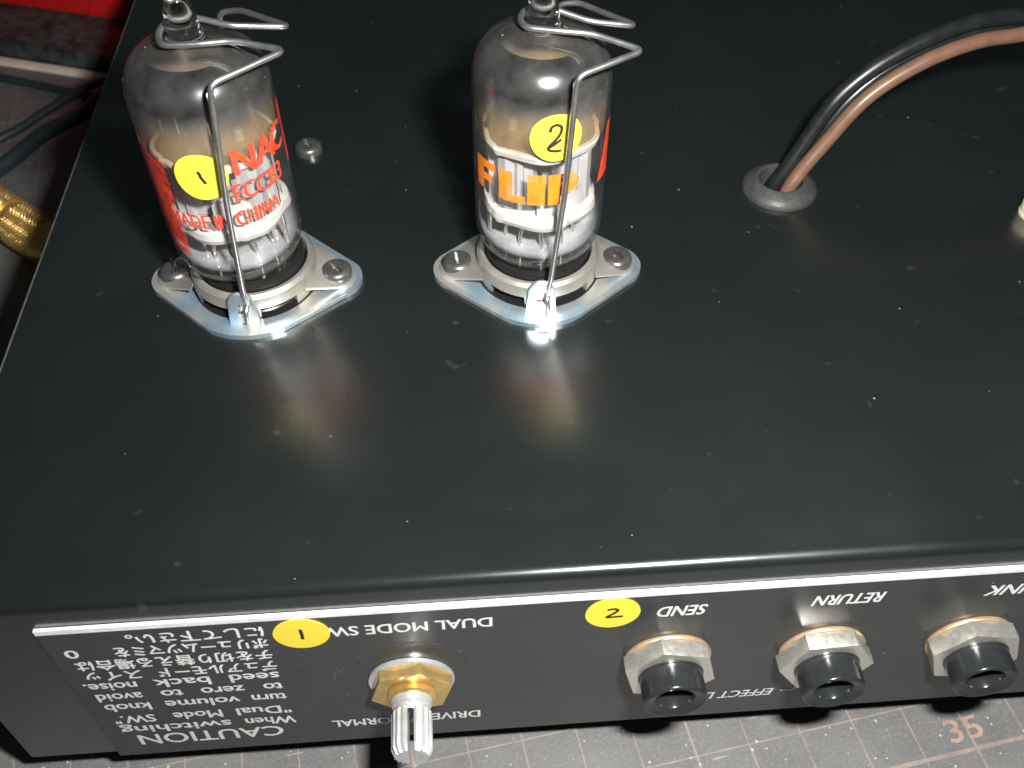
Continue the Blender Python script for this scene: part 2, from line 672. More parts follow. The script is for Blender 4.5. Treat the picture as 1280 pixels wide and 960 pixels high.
def ribbon_bm(strokes, w):
    """hand drawn strokes as thin flat ribbons"""
    bm = bmesh.new()
    for s in strokes:
        P = catmull([(a, b, 0) for a, b in s], 6)
        L, Rr = [], []
        for i, pnt in enumerate(P):
            t = (P[min(i + 1, len(P) - 1)] - P[max(i - 1, 0)]).normalized()
            nrm = Vector((-t.y, t.x, 0)) * w / 2
            L.append(bm.verts.new(pnt + nrm))
            Rr.append(bm.verts.new(pnt - nrm))
        for i in range(len(P) - 1):
            bm.faces.new((L[i], L[i + 1], Rr[i + 1], Rr[i]))
    return bm


ONE = [[(-0.25, 1.0), (-0.05, 0.55), (0.0, 0.1), (0.25, -0.5), (0.45, -0.95)]]
TWO = [[(-0.9, 1.0), (-0.75, 1.7), (-0.1, 2.05), (0.55, 1.7), (0.55, 0.9), (0.1, 0.1), (-0.7, -0.8), (-1.1, -1.35), (-0.9, -1.75), (0.0, -1.95), (0.7, -1.9)],
       [(-1.05, -1.35), (-0.4, -0.95), (0.3, -0.45), (0.6, -0.2)]]

# ------------------------------------------------------------------ the cutting mat
Z_MAT = -57.0
mat_o = obj_bm('cutting_mat', box_bm(-420, 480, -300, 420, -3, 0, 0.6), cutting_mat_material(0, 0), None, (0, 0, 0))
# local frame of the mat: rotated, origin on a crossing of its printed grid
mat_o.location = Vector((90.56, -13.35, Z_MAT)) * MM
mat_o.rotation_euler = (0, 0, MAT_ROT)
tag(mat_o, 'worn grey cutting mat with pinkish printed grid under the amplifier', kind='structure')
t35 = text_bm('35', 4.0, 6.7, weight=0.012)
for v in t35.verts:
    v.co += Vector((45.1, 1.8, 0.06))
obj_bm('number', t35, print_mat('mat print', (0.42, 0.29, 0.23), 0.35), mat_o, smooth=False)

# ------------------------------------------------------------------ amplifier chassis
XL, XR, YB, ZB = -23.5, 285.0, 232.0, -46.2
amp = empty('amplifier', (0, 0, Z_MAT), 'black metal amplifier chassis lying upside down on the cutting mat', 'amplifier')
AZ = -Z_MAT      # local z of the lid surface


def A(x, y, z):
    return (x, y, z + AZ)


R = 1.7
prof = [(0.0, ZB), (0.0, -R)]
for i in range(1, 8):
    a = math.pi / 2 * i / 8
    prof.append((R - R * math.cos(a), -R + R * math.sin(a)))
prof += [(R, 0.0), (YB - 1, 0.0), (YB, -1.0), (YB, ZB)]
bm = bmesh.new()
vl = [bm.verts.new(A(XL, y, z)) for y, z in prof]
vr = [bm.verts.new(A(XR, y, z)) for y, z in prof]
bm.faces.new(vl)
bm.faces.new(vr[::-1])
for i in range(len(prof)):
    j = (i + 1) % len(prof)
    bm.faces.new((vl[i], vr[i], vr[j], vl[j]))
side = [e for e in bm.edges if len({round(v.co.x, 3) for v in e.verts}) == 1]
bmesh.ops.bevel(bm, geom=side, offset=0.4, segments=2, affect='EDGES', profile=0.5)
bm.normal_update()
worn = [f.index for f in bm.faces if f.normal.x < -0.2 and f.normal.z > 0.2]
bm.faces.index_update()
worn = {f.index for f in bm.faces if abs(f.normal.x) > 0.2 and abs(f.normal.z) > 0.2 and f.calc_center_median().x < 0}
case = obj_bm('case', bm, 'lid', amp, smooth=30)
case.data.materials.append(M['bare_edge'])
for i in worn:
    case.data.polygons[i].material_index = 1
hole = lathe([(0, -30), (4.15, -30), (4.15, 3), (0, 3)], 32)
for v in hole.verts:
    v.co += Vector(A(114.4, 82.9, 0))
boolean(case, hole)

for fx, fy in ((-8, 18), (268, 18), (-8, 214), (268, 214)):
    obj_bm('rubber_foot', lathe([(0, 0), (5.2, 0), (6.0, 0.6), (6.4, AZ + ZB + 0.02), (0, AZ + ZB + 0.02)], 32), 'foot', amp, (fx, fy, 0))

# front panel plate, with its bright top line and white print
panel = obj_bm('front_panel', box_bm(-9.0, XR - 8, -0.6, 0.0, ZB - 0.55 + AZ, -5.05 + AZ, 0.12, 1), 'panel', amp)
obj_bm('white_line', box_bm(-9.1, XR - 8.1, -0.66, -0.02, -6.12 + AZ, -4.97 + AZ, 0.1, 1), 'print', panel)
pt = empty('lettering_origin', (0, 0, 0)) if False else panel


def P(body, xr, xl, zc, h, shear=0.0, weight=0.14):
    o = panel_text(body, xr, zc + h / 2 + AZ, h, xr - xl, panel, shear, weight)
    return o


P('CAUTION', 18.9, -4.2, -41.0, 3.5, weight=0.14)
LINES = [
    (-37.2, [('When', 21.5, 13.7), ('switching', 11.3, -6.0)]),
    (-33.4, [('"Dual', 21.3, 13.0), ('Mode', 10.6, 3.2), ('SW."', 0.2, -6.0)]),
    (-29.2, [('turn', 21.4, 16.2), ('volume', 14.2, 3.0), ('knob', 0.6, -6.2)]),
    (-25.7, [('to', 21.4, 18.6), ('zero', 15.6, 9.2), ('to', 6.4, 3.2), ('avoid', 0.3, -6.4)]),
    (-22.2, [('seed', 21.4, 14.2), ('back', 11.2, 3.0), ('noise.', 0.4, -7.2)]),
]
for zc, words in LINES:
    for w, a, b in words:
        P(w, a, b, zc + 0.1, 2.45, weight=0.16)
JP = [
    (-18.7, 'デュアルモード', 21.6, 4.4), (-18.7, 'スイッ', 2.0, -6.0),
    (-15.3, 'チを切り替える場合は', 21.5, -6.4),
    (-11.9, 'ボリュームツマミを', 21.5, 0.0), (-11.7, '0', -5.0, -6.8),
    (-8.6, 'にして下さい。', 21.4, 2.6),
]
for zc, w, a, b in JP:
    P(w, a, b, zc, 2.2, weight=0.17)
P('DUAL MODE SW.', 53.6, 29.3, -10.2, 2.5)
P('DRIVE', 51.2, 43.4, -39.9, 2.35)
P('NORMAL', 38.7, 27.1, -40.1, 2.35)
P('SEND', 84.8, 77.6, -10.6, 2.7, 0.22, 0.16)
P('RETURN', 111.0, 100.4, -10.4, 2.7, 0.22, 0.16)
P('LINK', 134.3, 126.4, -10.7, 2.7, 0.22, 0.16)
P('EFFECT LOOP', 100.0, 82.6, -39.3, 2.3, 0.22, 0.12)
for a, b in (((101.2, -39.2), (103.3, -39.2)), ((103.3, -39.2), (104.2, -36.9)), ((82.4, -39.2), (80.3, -39.2)), ((80.3, -39.2), (79.4, -36.9))):
    rb = ribbon_bm([[a, b]], 0.3)
    for v in rb.verts:
        v.co = Vector((v.co.x, -0.66, v.co.y + AZ))
    obj_bm('bracket_line', rb, 'print', panel, smooth=False)


def panel_sticker(x, z, r, strokes, scale, label):
    st = lathe([(0, 0.0), (r, 0.0), (r, 0.14), (0, 0.14)], 40, 'Y')
    o = obj_bm('sticker', st, 'yellow', amp, A(x, -0.66, z))
    o['label'] = label
    rb = ribbon_bm(strokes, 0.5 / scale)
    for v in rb.verts:
        v.co = Vector((v.co.x * scale, -0.18, v.co.y * scale))
    obj_bm('numeral', rb, 'ink', o, smooth=False)


panel_sticker(26.6, -10.0, 4.0, [[(0, 1.4), (0.05, 0), (0, -1.4)]], 1.0, 'round yellow sticker with a handwritten 1')
panel_sticker(71.0, -9.9, 4.0, [[(-0.9, 1.1), (0.1, 1.35), (0.7, 0.9), (0.1, 0.0), (-0.9, -1.0), (0.4, -1.0), (1.6, -0.95)]], 0.95, 'round yellow sticker with a handwritten 2')


# ------------------------------------------------------------------ hardware on the panel
def hexagon(rad, rot):
    return [(rad * math.cos(math.radians(60 * i + rot)), rad * math.sin(math.radians(60 * i + rot))) for i in range(6)]


def hex_nut(name, rad, t0, t1, rot, bore, mat, parent):
    o = obj_bm(name, prism(hexagon(rad, rot), t0, t1, 0.22, 'Y', 2), mat, parent, smooth=30)
    boolean(o, lathe([(0, t0 - 1), (bore, t0 - 1), (bore, t1 + 1), (0, t1 + 1)], 40, 'Y'))
    return o


for jx, jz, rot in ((80.5, -24.4, -16), (104.9, -25.1, 3), (128.5, -25.2, -12)):
    jk = empty('jack_socket', A(jx, -0.6, jz), parent=amp)
    obj_bm('washer', lathe([(4.9, 0.0), (6.72, 0.0), (6.82, 0.15), (6.82, 0.55), (6.7, 0.7), (4.9, 0.7)], 48, 'Y', closed=True), 'copper_washer', jk)
    hex_nut('nut', 7.4, 0.72, 3.4, rot, 5.05, 'nickel', jk)
    obj_bm('barrel', lathe([(5.0, 0.1), (5.0, 3.6), (4.88, 3.7), (4.82, 7.3), (4.77, 7.52), (4.64, 7.66), (4.5, 7.7), (4.36, 7.64), (4.28, 7.5), (3.2, 7.15), (3.05, 7.12), (2.95, 6.95), (2.95, 5.0), (2.95, -4.0), (2.6, -4.4), (0.0, -4.5)], 56, 'Y'), 'plastic', jk)
    obj_bm('contact_spring', sweep(fillet([(-1.2, 2.6, -2.9), (0.0, -0.4, -2.2), (1.0, -2.6, -2.9)], 0.8), 0.35, 8), 'steel', jk)

pot = empty('mode_switch', A(41.0, -0.6, -25.9), parent=amp)
obj_bm('washer', lathe([(3.8, 0.0), (6.5, 0.0), (6.6, 0.1), (6.6, 0.55), (6.45, 0.7), (3.8, 0.7)], 48, 'Y', closed=True), 'steel', pot)
hex_nut('nut', 6.5, 0.72, 2.6, 14, 3.7, 'gold', pot)
thread = [(3.66, 0.2)]
for i in range(5):
    thread += [(3.66, 2.2 + 0.3 * i), (3.42, 2.35 + 0.3 * i)]
thread += [(3.3, 3.7), (0, 3.7)]
obj_bm('bushing', lathe(thread, 40, 'Y'), 'gold', pot)
wr = bmesh.new()
for r0, r1, a0, a1 in ((10.6, 11.3, 0.2, 2.9), (9.2, 9.5, 2.2, 4.4), (11.6, 11.9, 2.6, 4.0)):
    prev = None
    for i in range(41):
        a = a0 + (a1 - a0) * i / 40
        cur = [wr.verts.new((r * math.cos(a), -0.02, r * math.sin(a))) for r in (r0, r1)]
        if prev:
            wr.faces.new((prev[0], prev[1], cur[1], cur[0]))
        prev = cur
obj_bm('scuff_ring', wr, print_mat('scuff', (0.075, 0.075, 0.075), 1.0), pot, smooth=False)
NS = 18


def spline(a, r, t):
    return r - (0.34 if (int(round(a / (2 * math.pi) * NS * 4)) % 4) in (0, 1) else 0.0)


bm = lathe([(0, 3.72), (3.1, 3.72), (3.15, 4.1), (2.95, 4.35), (3.0, 4.7), (2.7, 5.0), (2.5, 5.2), (2.5, 6.0)], NS * 4, 'Y')
obj_bm('shaft_collar', bm, 'steel', pot, smooth=40)
bm = lathe([(0, 5.6), (2.8, 5.6), (3.05, 6.0), (3.05, 11.4), (2.6, 12.4), (0, 12.4)], NS * 4, 'Y', rad=spline)
shaft = obj_bm('splined_shaft', bm, 'steel', pot, smooth=28)
boolean(shaft, box_bm(-0.48, 0.48, -20, -5.2, -4, 4))


# ------------------------------------------------------------------ lid hardware
def screw_mesh(r, h, name):
    pr = [(0, 0), (r, 0), (r, h * 0.45)]
    for i in range(1, 7):
        a = math.pi / 2 * i / 6
        pr.append((r * (1 - 0.45 * (1 - math.cos(a))), h * (0.45 + 0.55 * math.sin(a))))
    pr.append((0, h))
    o = obj_bm(name, lathe(pr, 40), 'screw', None, smooth=35)
    w, L = r * 0.13, r * 0.60
    for ww, ll in ((w, L), (L, w)):
        boolean(o, box_bm(-ww, ww, -ll, ll, h * 0.35, h * 2))
    me = o.data
    bpy.data.objects.remove(o)
    return me


SCREW = screw_mesh(2.75, 1.9, 'screw')
s0 = obj_me('screw', SCREW, amp, A(22.9, 102.2, 0.02))
s0.rotation_euler.z = 0.5

gr = [(3.95, -2.0), (4.05, 2.0), (4.2, 2.5), (4.55, 2.65), (5.2, 2.4), (6.2, 1.75), (6.95, 1.1), (7.2, 0.5), (7.15, 0.05), (4.1, 0.05), (4.1, -2.0)]
obj_bm('grommet', lathe(gr, 48, closed=True), 'rubber', amp, A(114.4, 82.9, 0))
obj_bm('plastic_cap', lathe([(0, 0), (3.3, 0), (3.3, 0.6), (3.2, 0.7), (3.2, 3.0), (2.8, 3.7), (1.8, 4.1), (0, 4.2)], 32), 'ivory', amp, A(160.9, 71.6, 0.02))


# tube socket: retainer plate, saddle, moulded body, screws, spring
def flange_outline(hx, hy, rx, ry, n=8):
    """rounded diamond: four blunt corners joined by straight flanks"""
    pts = []
    for ang, cx, cy, r in ((0, hx - rx, 0, rx), (90, 0, hy - ry, ry), (180, -(hx - rx), 0, rx), (270, 0, -(hy - ry), ry)):
        d = math.degrees(math.acos(max(-1, min(1, 0))))
        span = 57 if ang % 180 == 0 else 33
        for i in range(n + 1):
            a = math.radians(ang - span + 2 * span * i / n)
            pts.append((cx + r * math.cos(a), cy + r * math.sin(a)))
    return pts


def tube_socket(x, y, rotz, wire):
    so = empty('tube_socket', A(x, y, 0), parent=amp, rotz=rotz)
    pl = obj_bm('retainer_plate', prism(flange_outline(18.4, 14.6, 5.2, 12.0, 12), 0.03, 1.0, 0.22), 'zinc', so, smooth=35)
    boolean(pl, lathe([(0, -1), (10.9, -1), (10.9, 3), (0, 3)], 56))
    # tab bent up from the front and the back edge of the plate's hole
    for s in (-1, 1):
        tp = [(-2.7, 0.4), (2.7, 0.4), (2.5, 2.0), (2.3, 5.0)]
        for i in range(9):
            a = math.pi * i / 8
            tp.append((2.15 * math.cos(a), 5.6 + 2.1 * math.sin(a)))
        tp.append((-2.3, 5.0))
        tp.append((-2.5, 2.0))
        bm = prism(tp, 11.0, 11.7, 0.15, 'Y', 1)
        if s > 0:
            bmesh.ops.rotate(bm, verts=bm.verts, cent=(0, 0, 0), matrix=Matrix.Rotation(math.pi, 3, 'Z'))
        tb = obj_bm('spring_tab', bm, 'zinc', so, (0, 0, 0), smooth=35)
        boolean(tb, box_bm(-0.75, 0.75, -20, 20, 2.6, 5.2))
    # saddle ring and ears
    bm = lathe([(10.55, 1.02), (10.75, 3.4), (10.6, 5.2), (10.1, 5.8), (9.5, 5.8), (9.25, 5.4), (9.25, 1.02)], 64, closed=True)
    sd = obj_bm('saddle', bm, 'saddle', so, smooth=40)
    for a0 in (-58, -123, 58, 122):
        nb = box_bm(8.2, 12.5, -3.3, 3.3, 0.5, 3.1)
        bmesh.ops.rotate(nb, verts=nb.verts, cent=(0, 0, 0), matrix=Matrix.Rotation(math.radians(a0), 3, 'Z'))
        boolean(sd, nb)
    for s in (-1, 1):
        ear = []
        for i in range(13):
            a = math.radians(-75 + 150 * i / 12)
            ear.append((13.9 + 3.3 * math.cos(a), 3.3 * math.sin(a)))
        ear += [(9.6, 6.2), (9.6, -6.2)]
        bm = prism([(s * px, s * py) for px, py in ear], 1.02, 1.55, 0.15)
        for v in bm.verts:
            d = abs(v.co.x)
            v.co.z += max(0.0, (12.2 - d)) * 0.95
        obj_bm('ear', bm, 'saddle', so, smooth=50)
        sw = obj_me('screw', SCREW, so, (s * 14.0, 0, 1.5))
        sw.rotation_euler.z = 0.7 if s > 0 else 0.15
    body = [(10.85, 0.04), (10.85, 0.9), (9.2, 1.0), (9.0, 1.2), (9.0, 6.4), (8.8, 6.8), (7.9, 7.0), (7.5, 6.4), (0, 6.4)]
    obj_bm('moulded_body', lathe(body, 56), 'phenolic', so)
    inv = (Matrix.Translation(Vector((x, y, 0))) @ Matrix.Rotation(rotz, 4, 'Z')).inverted()
    path = fillet([inv @ Vector(w) for w in wire], 1.5, 6)
    obj_bm('retaining_spring', sweep(path, 0.46, 12), 'wire_steel', so, smooth=60)
    return so


W2 = [(66.4, 50.3, 1.6), (66.1, 50.4, 4.0), (66.3, 51.6, 4.6), (66.6, 50.6, 8.2), (68.2, 50.2, 26.0), (69.2, 50.0, 45.9), (78.9, 54.2, 47.0), (72.1, 58.2, 47.6), (66.0, 59.3, 47.8), (62.9, 60.2, 47.8),
      (62.2, 62.7, 47.8), (63.2, 65.6, 47.8), (66.2, 66.5, 47.7), (72.8, 63.4, 46.6), (79.6, 63.9, 45.4), (72.1, 74.4, 44.0), (69.0, 75.4, 43.2), (66.2, 75.0, 8.0), (65.9, 73.8, 4.4)]
W1 = [(16.2, 50.7, 2.4), (16.3, 50.8, 4.2), (16.6, 52.0, 5.0), (16.7, 50.9, 9.0), (17.8, 50.6, 27.1), (19.6, 50.4, 46.6), (29.3, 57.4, 47.3), (21.8, 59.6, 47.8), (16.4, 58.9, 47.8), (12.0, 59.0, 47.8),
      (11.2, 62.6, 47.8), (12.0, 66.2, 47.8), (15.2, 66.9, 47.8), (21.1, 64.9, 47.2), (29.0, 66.7, 45.8), (20.6, 75.3, 44.2), (17.0, 76.4, 43.4), (17.0, 76.0, 8.0), (17.2, 74.8, 4.4)]
tube_socket(65.6, 62.7, math.radians(-2.0), W2)
tube_socket(16.4, 63.4, math.radians(-4.0), W1)


# ------------------------------------------------------------------ vacuum tubes
RG = 10.65


def vacuum_tube(x, y, label, lean, seed, plate_rot):
    rnd = random.Random(seed)
    tb = empty('vacuum_tube', (x, y, 7.05), label, 'vacuum tube', 'vacuum tubes in the amplifier sockets')
    tb.rotation_euler = lean
    # profile measured from the bottom of the glass
    outer = [(0, 0.0), (6.5, 0.0), (8.0, 0.35), (9.2, 1.3), (10.0, 2.6), (10.5, 4.4), (RG, 6.2), (RG, 31.5), (10.55, 33.0), (10.2, 34.6), (9.45, 36.2), (8.2, 37.5), (6.6, 38.4), (5.0, 38.9), (3.8, 39.2), (3.0, 39.6)]
    gl = lathe(outer, 72)
    tube = obj_bm('glass_envelope', gl, 'glass', tb, smooth=70)
    tipp = [(0, 38.6), (2.0, 38.9), (2.95, 39.65), (2.5, 40.6), (2.3, 42.0), (2.15, 43.5), (1.75, 45.0), (1.1, 46.2), (0.5, 46.8), (0, 46.95)]
    obj_bm('exhaust_tip', lathe(tipp, 40), 'tip_glass', tb, smooth=70)
    g2 = [(10.05, 24.2), (10.15, 27.0), (10.2, 31.5), (10.1, 33.0), (9.75, 34.5), (9.0, 35.9), (7.8, 37.1), (6.4, 37.9)]
    obj_bm('getter_film', lathe(g2, 72), getter_mat(33.4, 22.6), tb, smooth=70)
    obj_bm('glass_button', lathe([(10.2, 7.6), (10.05, 5.4), (9.5, 3.8), (8.2, 3.0), (6.6, 2.6), (5.6, 3.2), (3.0, 2.4), (0, 2.3)], 56), 'milky', tb, smooth=70)
    # mica spacers with teeth that touch the glass
    for zc, nm in ((22.9, 'upper_mica'), (10.6, 'lower_mica')):
        n = 96
        up = nm == 'upper_mica'
        bm = lathe([(0, zc), (9.0, zc), (9.0, zc + 0.3), (0, zc + 0.3)], n)
        mi = obj_bm(nm, bm, 'mica' if up else 'mica_edge', tb, smooth=30)
        scal = lambda a, r, t: r + 0.28 * math.cos(6 * a + seed) + (0.25 if (math.degrees(a) % 72) < 6 else 0)
        if up:
            bm = lathe([(9.02, zc - 0.9), (9.3, zc + 0.1), (9.12, zc + 0.45), (8.55, zc + 0.42), (8.5, zc + 0.3), (9.0, zc - 0.02)], n, closed=True, rad=scal)
        else:
            bm = lathe([(9.02, zc - 1.5), (9.35, zc - 0.6), (9.1, zc + 0.5), (8.2, zc + 0.9), (8.15, zc + 0.3), (9.0, zc - 0.05)], n, closed=True, rad=scal)
        obj_bm('mica_rim', bm, 'mica_edge', mi, smooth=30)
    # two anodes, each a ribbed box open at the top
    for s in (-1, 1):
        w, d = 3.5, 4.6
        sec = [(-w - 1.0, -0.5), (-w, -0.5), (-w, -d + 1.2), (-w + 1.0, -d), (-0.9, -d), (-0.5, -d - 0.7), (0.5, -d - 0.7), (0.9, -d), (w - 1.0, -d), (w, -d + 1.2), (w, -0.5), (w + 1.0, -0.5)]
        sec = sec + [(a, -b) for a, b in reversed(sec)]
        bm = bmesh.new()
        cr, sr = math.cos(plate_rot), math.sin(plate_rot)
        lo, hi = [], []
        for a, b in sec:
            a2 = a * 0.9 + s * 4.4
            px, py = a2 * cr - b * sr, a2 * sr + b * cr
            lo.append(bm.verts.new((px, py, 11.2)))
            hi.append(bm.verts.new((px, py, 22.6)))
        for i in range(len(sec)):
            j = (i + 1) % len(sec)
            bm.faces.new((lo[i], lo[j], hi[j], hi[i]))
        obj_bm('anode', bm, 'anode', tb, smooth=20)
        # side support rods and the tips that poke through the top mica
        for q in (-1, 1):
            a2, b2 = s * 4.4 + q * 3.9, 0.2
            px, py = a2 * cr - b2 * sr, a2 * sr + b2 * cr
            obj_bm('support_rod', sweep([Vector((px, py, 3.2)), Vector((px, py, 14)), Vector((px, py, 24.6 + rnd.random()))], 0.38, 8), 'rod', tb)
        a2 = s * 4.4
        obj_bm('cathode', lathe([(0, 10), (0.8, 10), (0.8, 24.6), (0.5, 24.9), (0, 24.9)], 14), 'anode_pale', tb, (a2 * cr, a2 * sr, 0))
    # pale shield strip behind the plates
    sh = bmesh.new()
    n = 22
    lo = []
    hi = []
    for i in range(n + 1):
        a = math.radians(-8 + 78 * i / n)
        lo.append(sh.verts.new((8.0 * math.sin(a), -8.0 * math.cos(a), 10.95)))
        hi.append(sh.verts.new((7.4 * math.sin(a), -7.4 * math.cos(a), 15.5 + 1.5 * math.sin(i * 0.3))))
    for i in range(n):
        sh.faces.new((lo[i], lo[i + 1], hi[i + 1], hi[i]))
    obj_bm('shield', sh, 'anode_pale', tb, smooth=60)
    # getter holder
    gp = fillet([(-5.2, 1.0, 23.2), (-5.4, 1.0, 30.6), (-3.2, 0.4, 31.2)], 0.8)
    obj_bm('getter_post', sweep(gp, 0.3, 8), 'rod', tb)
    ring = [Vector((3.0 * math.cos(2 * math.pi * i / 28), 0.4 + 3.0 * math.sin(2 * math.pi * i / 28), 31.2)) for i in range(29)]
    obj_bm('getter_ring', sweep(ring, 0.42, 8), 'rod', tb)
    # nine lead wires into the button
    for i in range(9):
        a = math.radians(-90 + 36 * (i - 4))
        b = a + 0.12 * rnd.uniform(-1, 1)
        pts = fillet([(5.9 * math.cos(a), 5.9 * math.sin(a), 1.0), (5.9 * math.cos(a), 5.9 * math.sin(a), 5.0), (5.3 * math.cos(b), 5.3 * math.sin(b), 7.4), (5.0 * math.cos(b), 5.0 * math.sin(b), 11.0)], 1.0)
        lw = obj_bm('lead_wire', sweep(pts, 0.32, 8), 'rod', tb)
        obj_bm('pin', lathe([(0, -0.6), (0.5, -0.6), (0.5, 1.2), (0, 1.2)], 12), 'rod', tb, (5.9 * math.cos(a), 5.9 * math.sin(a), 0))
    return tb


def tube_sticker(tb, ang, z, strokes, scale, label):
    bm = disc_bm(4.0)
    wrap(bm, RG + 0.10, ang, z)
    o = obj_bm('sticker', bm, 'yellow', tb, smooth=60)
    o['label'] = label
    rb = ribbon_bm(strokes, 0.48 / scale)
    for v in rb.verts:
        v.co *= scale
    wrap(rb, RG + 0.16, ang, z)
    obj_bm('numeral', rb, 'ink', o, smooth=False)


def tube_text(tb, body, ang, z, h, w, mat, weight=0.0):
    src = text_bm(body, h, w)
    bm = bmesh.new()
    for k in range(3):
        cp = src.copy()
        wrap(cp, RG + 0.03 + 0.01 * k, ang + k * weight / RG, z)
        me = bpy.data.meshes.new('pass')
        cp.to_mesh(me)
        cp.free()
        bm.from_mesh(me)
        bpy.data.meshes.remove(me)
    src.free()
    return obj_bm('lettering', bm, mat, tb, smooth=60)


T2 = vacuum_tube(65.6, 62.7, 'glass vacuum tube with orange FLIP lettering and a yellow sticker marked 2', (0, 0, 0), 3, math.radians(8))
tube_sticker(T2, math.radians(7.0), 34.7 - 7.05, TWO, 1.12, 'yellow sticker with a handwritten 2')


def rects_bm(rects):
    bm = bmesh.new()
    for x0, y0, x1, y1 in rects:
        bm.faces.new([bm.verts.new(q) for q in ((x0, y0, 0), (x1, y0, 0), (x1, y1, 0), (x0, y1, 0))])
    return bm


def bowl_bm():
    bm = rects_bm([(0, 0, 1.9, 5.6)])
    prev = None
    for i in range(17):
        a = math.radians(90 - 180 * i / 16)
        cur = (bm.verts.new((2.7 + 2.4 * math.cos(a) if 0 < i < 16 else 1.9, 3.75 + 1.85 * math.sin(a), 0)),
               bm.verts.new((1.9 + 0.8 * math.cos(a), 3.75 + 0.45 * math.sin(a), 0)))
        if prev:
            bm.faces.new((prev[0], cur[0], cur[1], prev[1]))
        prev = cur
    return bm


for lb, a in ((rects_bm([(0, 0, 1.9, 5.6), (1.9, 4.2, 4.6, 5.6), (1.9, 1.9, 4.0, 3.2)]), -70.0),
              (rects_bm([(0, 0, 2.45, 5.6), (2.45, 0, 4.45, 1.4)]), -41.5),
              (rects_bm([(0, 0, 2.7, 5.6)]), -15.5), (bowl_bm(), 1.6)):
    obj_bm('lettering', wrap(lb, RG + 0.04, math.radians(a), 22.6 - 7.05), 'orange', T2, smooth=60)


def tube_patch(tb, a0, a1, z0, z1, mat, slant=0.0, skew=0.0):
    bm = bmesh.new()
    n = 24
    lo = [bm.verts.new(((a0 + (a1 - a0) * i / n) * RG, z0 + slant * i / n, 0)) for i in range(n + 1)]
    hi = [bm.verts.new(((a0 + skew * (1 - i / n) + (a1 - a0) * i / n) * RG, z1 + slant * i / n, 0)) for i in range(n + 1)]
    for i in range(n):
        bm.faces.new((lo[i], lo[i + 1], hi[i + 1], hi[i]))
    wrap(bm, RG + 0.035, 0, 0)
    return obj_bm('red_block', bm, mat, tb, smooth=60)


tube_patch(T2, math.radians(52), math.radians(84), 16.5, 26.0, 'red_solid', 0, math.radians(14))

T1 = vacuum_tube(15.3, 63.2, 'glass vacuum tube with red ECC83 lettering and a yellow sticker marked 1', (0, math.radians(-0.9), 0), 5, math.radians(-14))
tube_sticker(T1, math.radians(-2.0), 30.2 - 7.05, ONE, 1.15, 'yellow sticker with a handwritten 1')
tube_text(T1, 'N', math.radians(24), 29.4 - 7.05, 4.4, 3.5, 'red', 0.22)
tube_text(T1, 'A', math.radians(44.5), 29.4 - 7.05, 4.4, 3.7, 'red', 0.22)
tube_text(T1, 'C', math.radians(63), 29.4 - 7.05, 4.4, 3.4, 'red', 0.22)
tube_text(T1, 'ECC83', math.radians(19), 25.0 - 7.05, 3.0, 9.2, 'red', 0.12)
tube_text(T1, 'MADE IN CHINA', math.radians(-42), 20.6 - 7.05, 2.6, 18.6, 'red', 0.12)
tube_patch(T1, math.radians(-98), math.radians(-33), 9.0, 27.0, 'red_edge', -2.0)  # patchy red area over the left edge of the glass
tube_patch(T1, math.radians(88), math.radians(118), 18.0, 29.0, 'red_edge')

# ------------------------------------------------------------------ the leads through the grommet
BL = [(113.2, 84.0, -20), (113.2, 83.8, -8), (113.3, 83.6, -0.7), (115.6, 84.2, 3.9), (118.8, 85.5, 9.7), (122.8, 86.8, 16.8), (128.6, 88.0, 22.1), (135.4, 89.2, 25.7), (142.5, 90.5, 28.0), (149.3, 91.8, 28.9), (159.9, 93.0, 28.0), (178, 95, 20), (198, 97, 8), (220, 98, 1.6), (250, 99, 1.6)]
BR = [(115.6, 81.0, -20), (115.4, 81.0, -8), (115.2, 81.0, -0.2), (117.5, 82.1, 4.4), (121.2, 83.2, 9.7), (126.5, 84.4, 17.3), (132.3, 85.5, 21.8), (139.1, 86.6, 25.1), (146.3, 87.8, 26.9), (152.5, 88.9, 27.1), (160.7, 90.0, 26.4), (178, 91.5, 19), (198, 93, 7.6), (220, 94.3, 1.4), (250, 95, 1.4)]
B2 = [(115.6, 84.6, -20), (115.4, 84.6, -8), (115.3, 84.4, -0.7), (117.8, 85.2, 4.2), (121.0, 86.2, 9.4), (125.4, 87.3, 16.2), (131.2, 88.6, 21.2), (137.9, 89.9, 24.4), (144.6, 91.0, 26.4), (151.3, 92.0, 27.0), (161.5, 93.2, 26.0), (179, 95.2, 18), (199, 99.6, 7), (221, 101.8, 1.4), (250, 102.6, 1.4)]
o = obj_bm('power_lead', sweep(catmull(BL), 1.55, 16), 'black_wire', smooth=60)
tag(o, 'glossy black lead, outermost of those arching out of the rubber grommet', 'wire', 'leads through the grommet')
o = obj_bm('power_lead', sweep(catmull(BR), 1.35, 16), 'brown_wire', smooth=60)
tag(o, 'brown lead arching out of the rubber grommet below the black ones', 'wire', 'leads through the grommet')
o = obj_bm('power_lead', sweep(catmull(B2), 1.3, 16), 'black_wire', smooth=60)
tag(o, 'black lead half hidden between the brown lead and the outer black lead', 'wire', 'leads through the grommet')

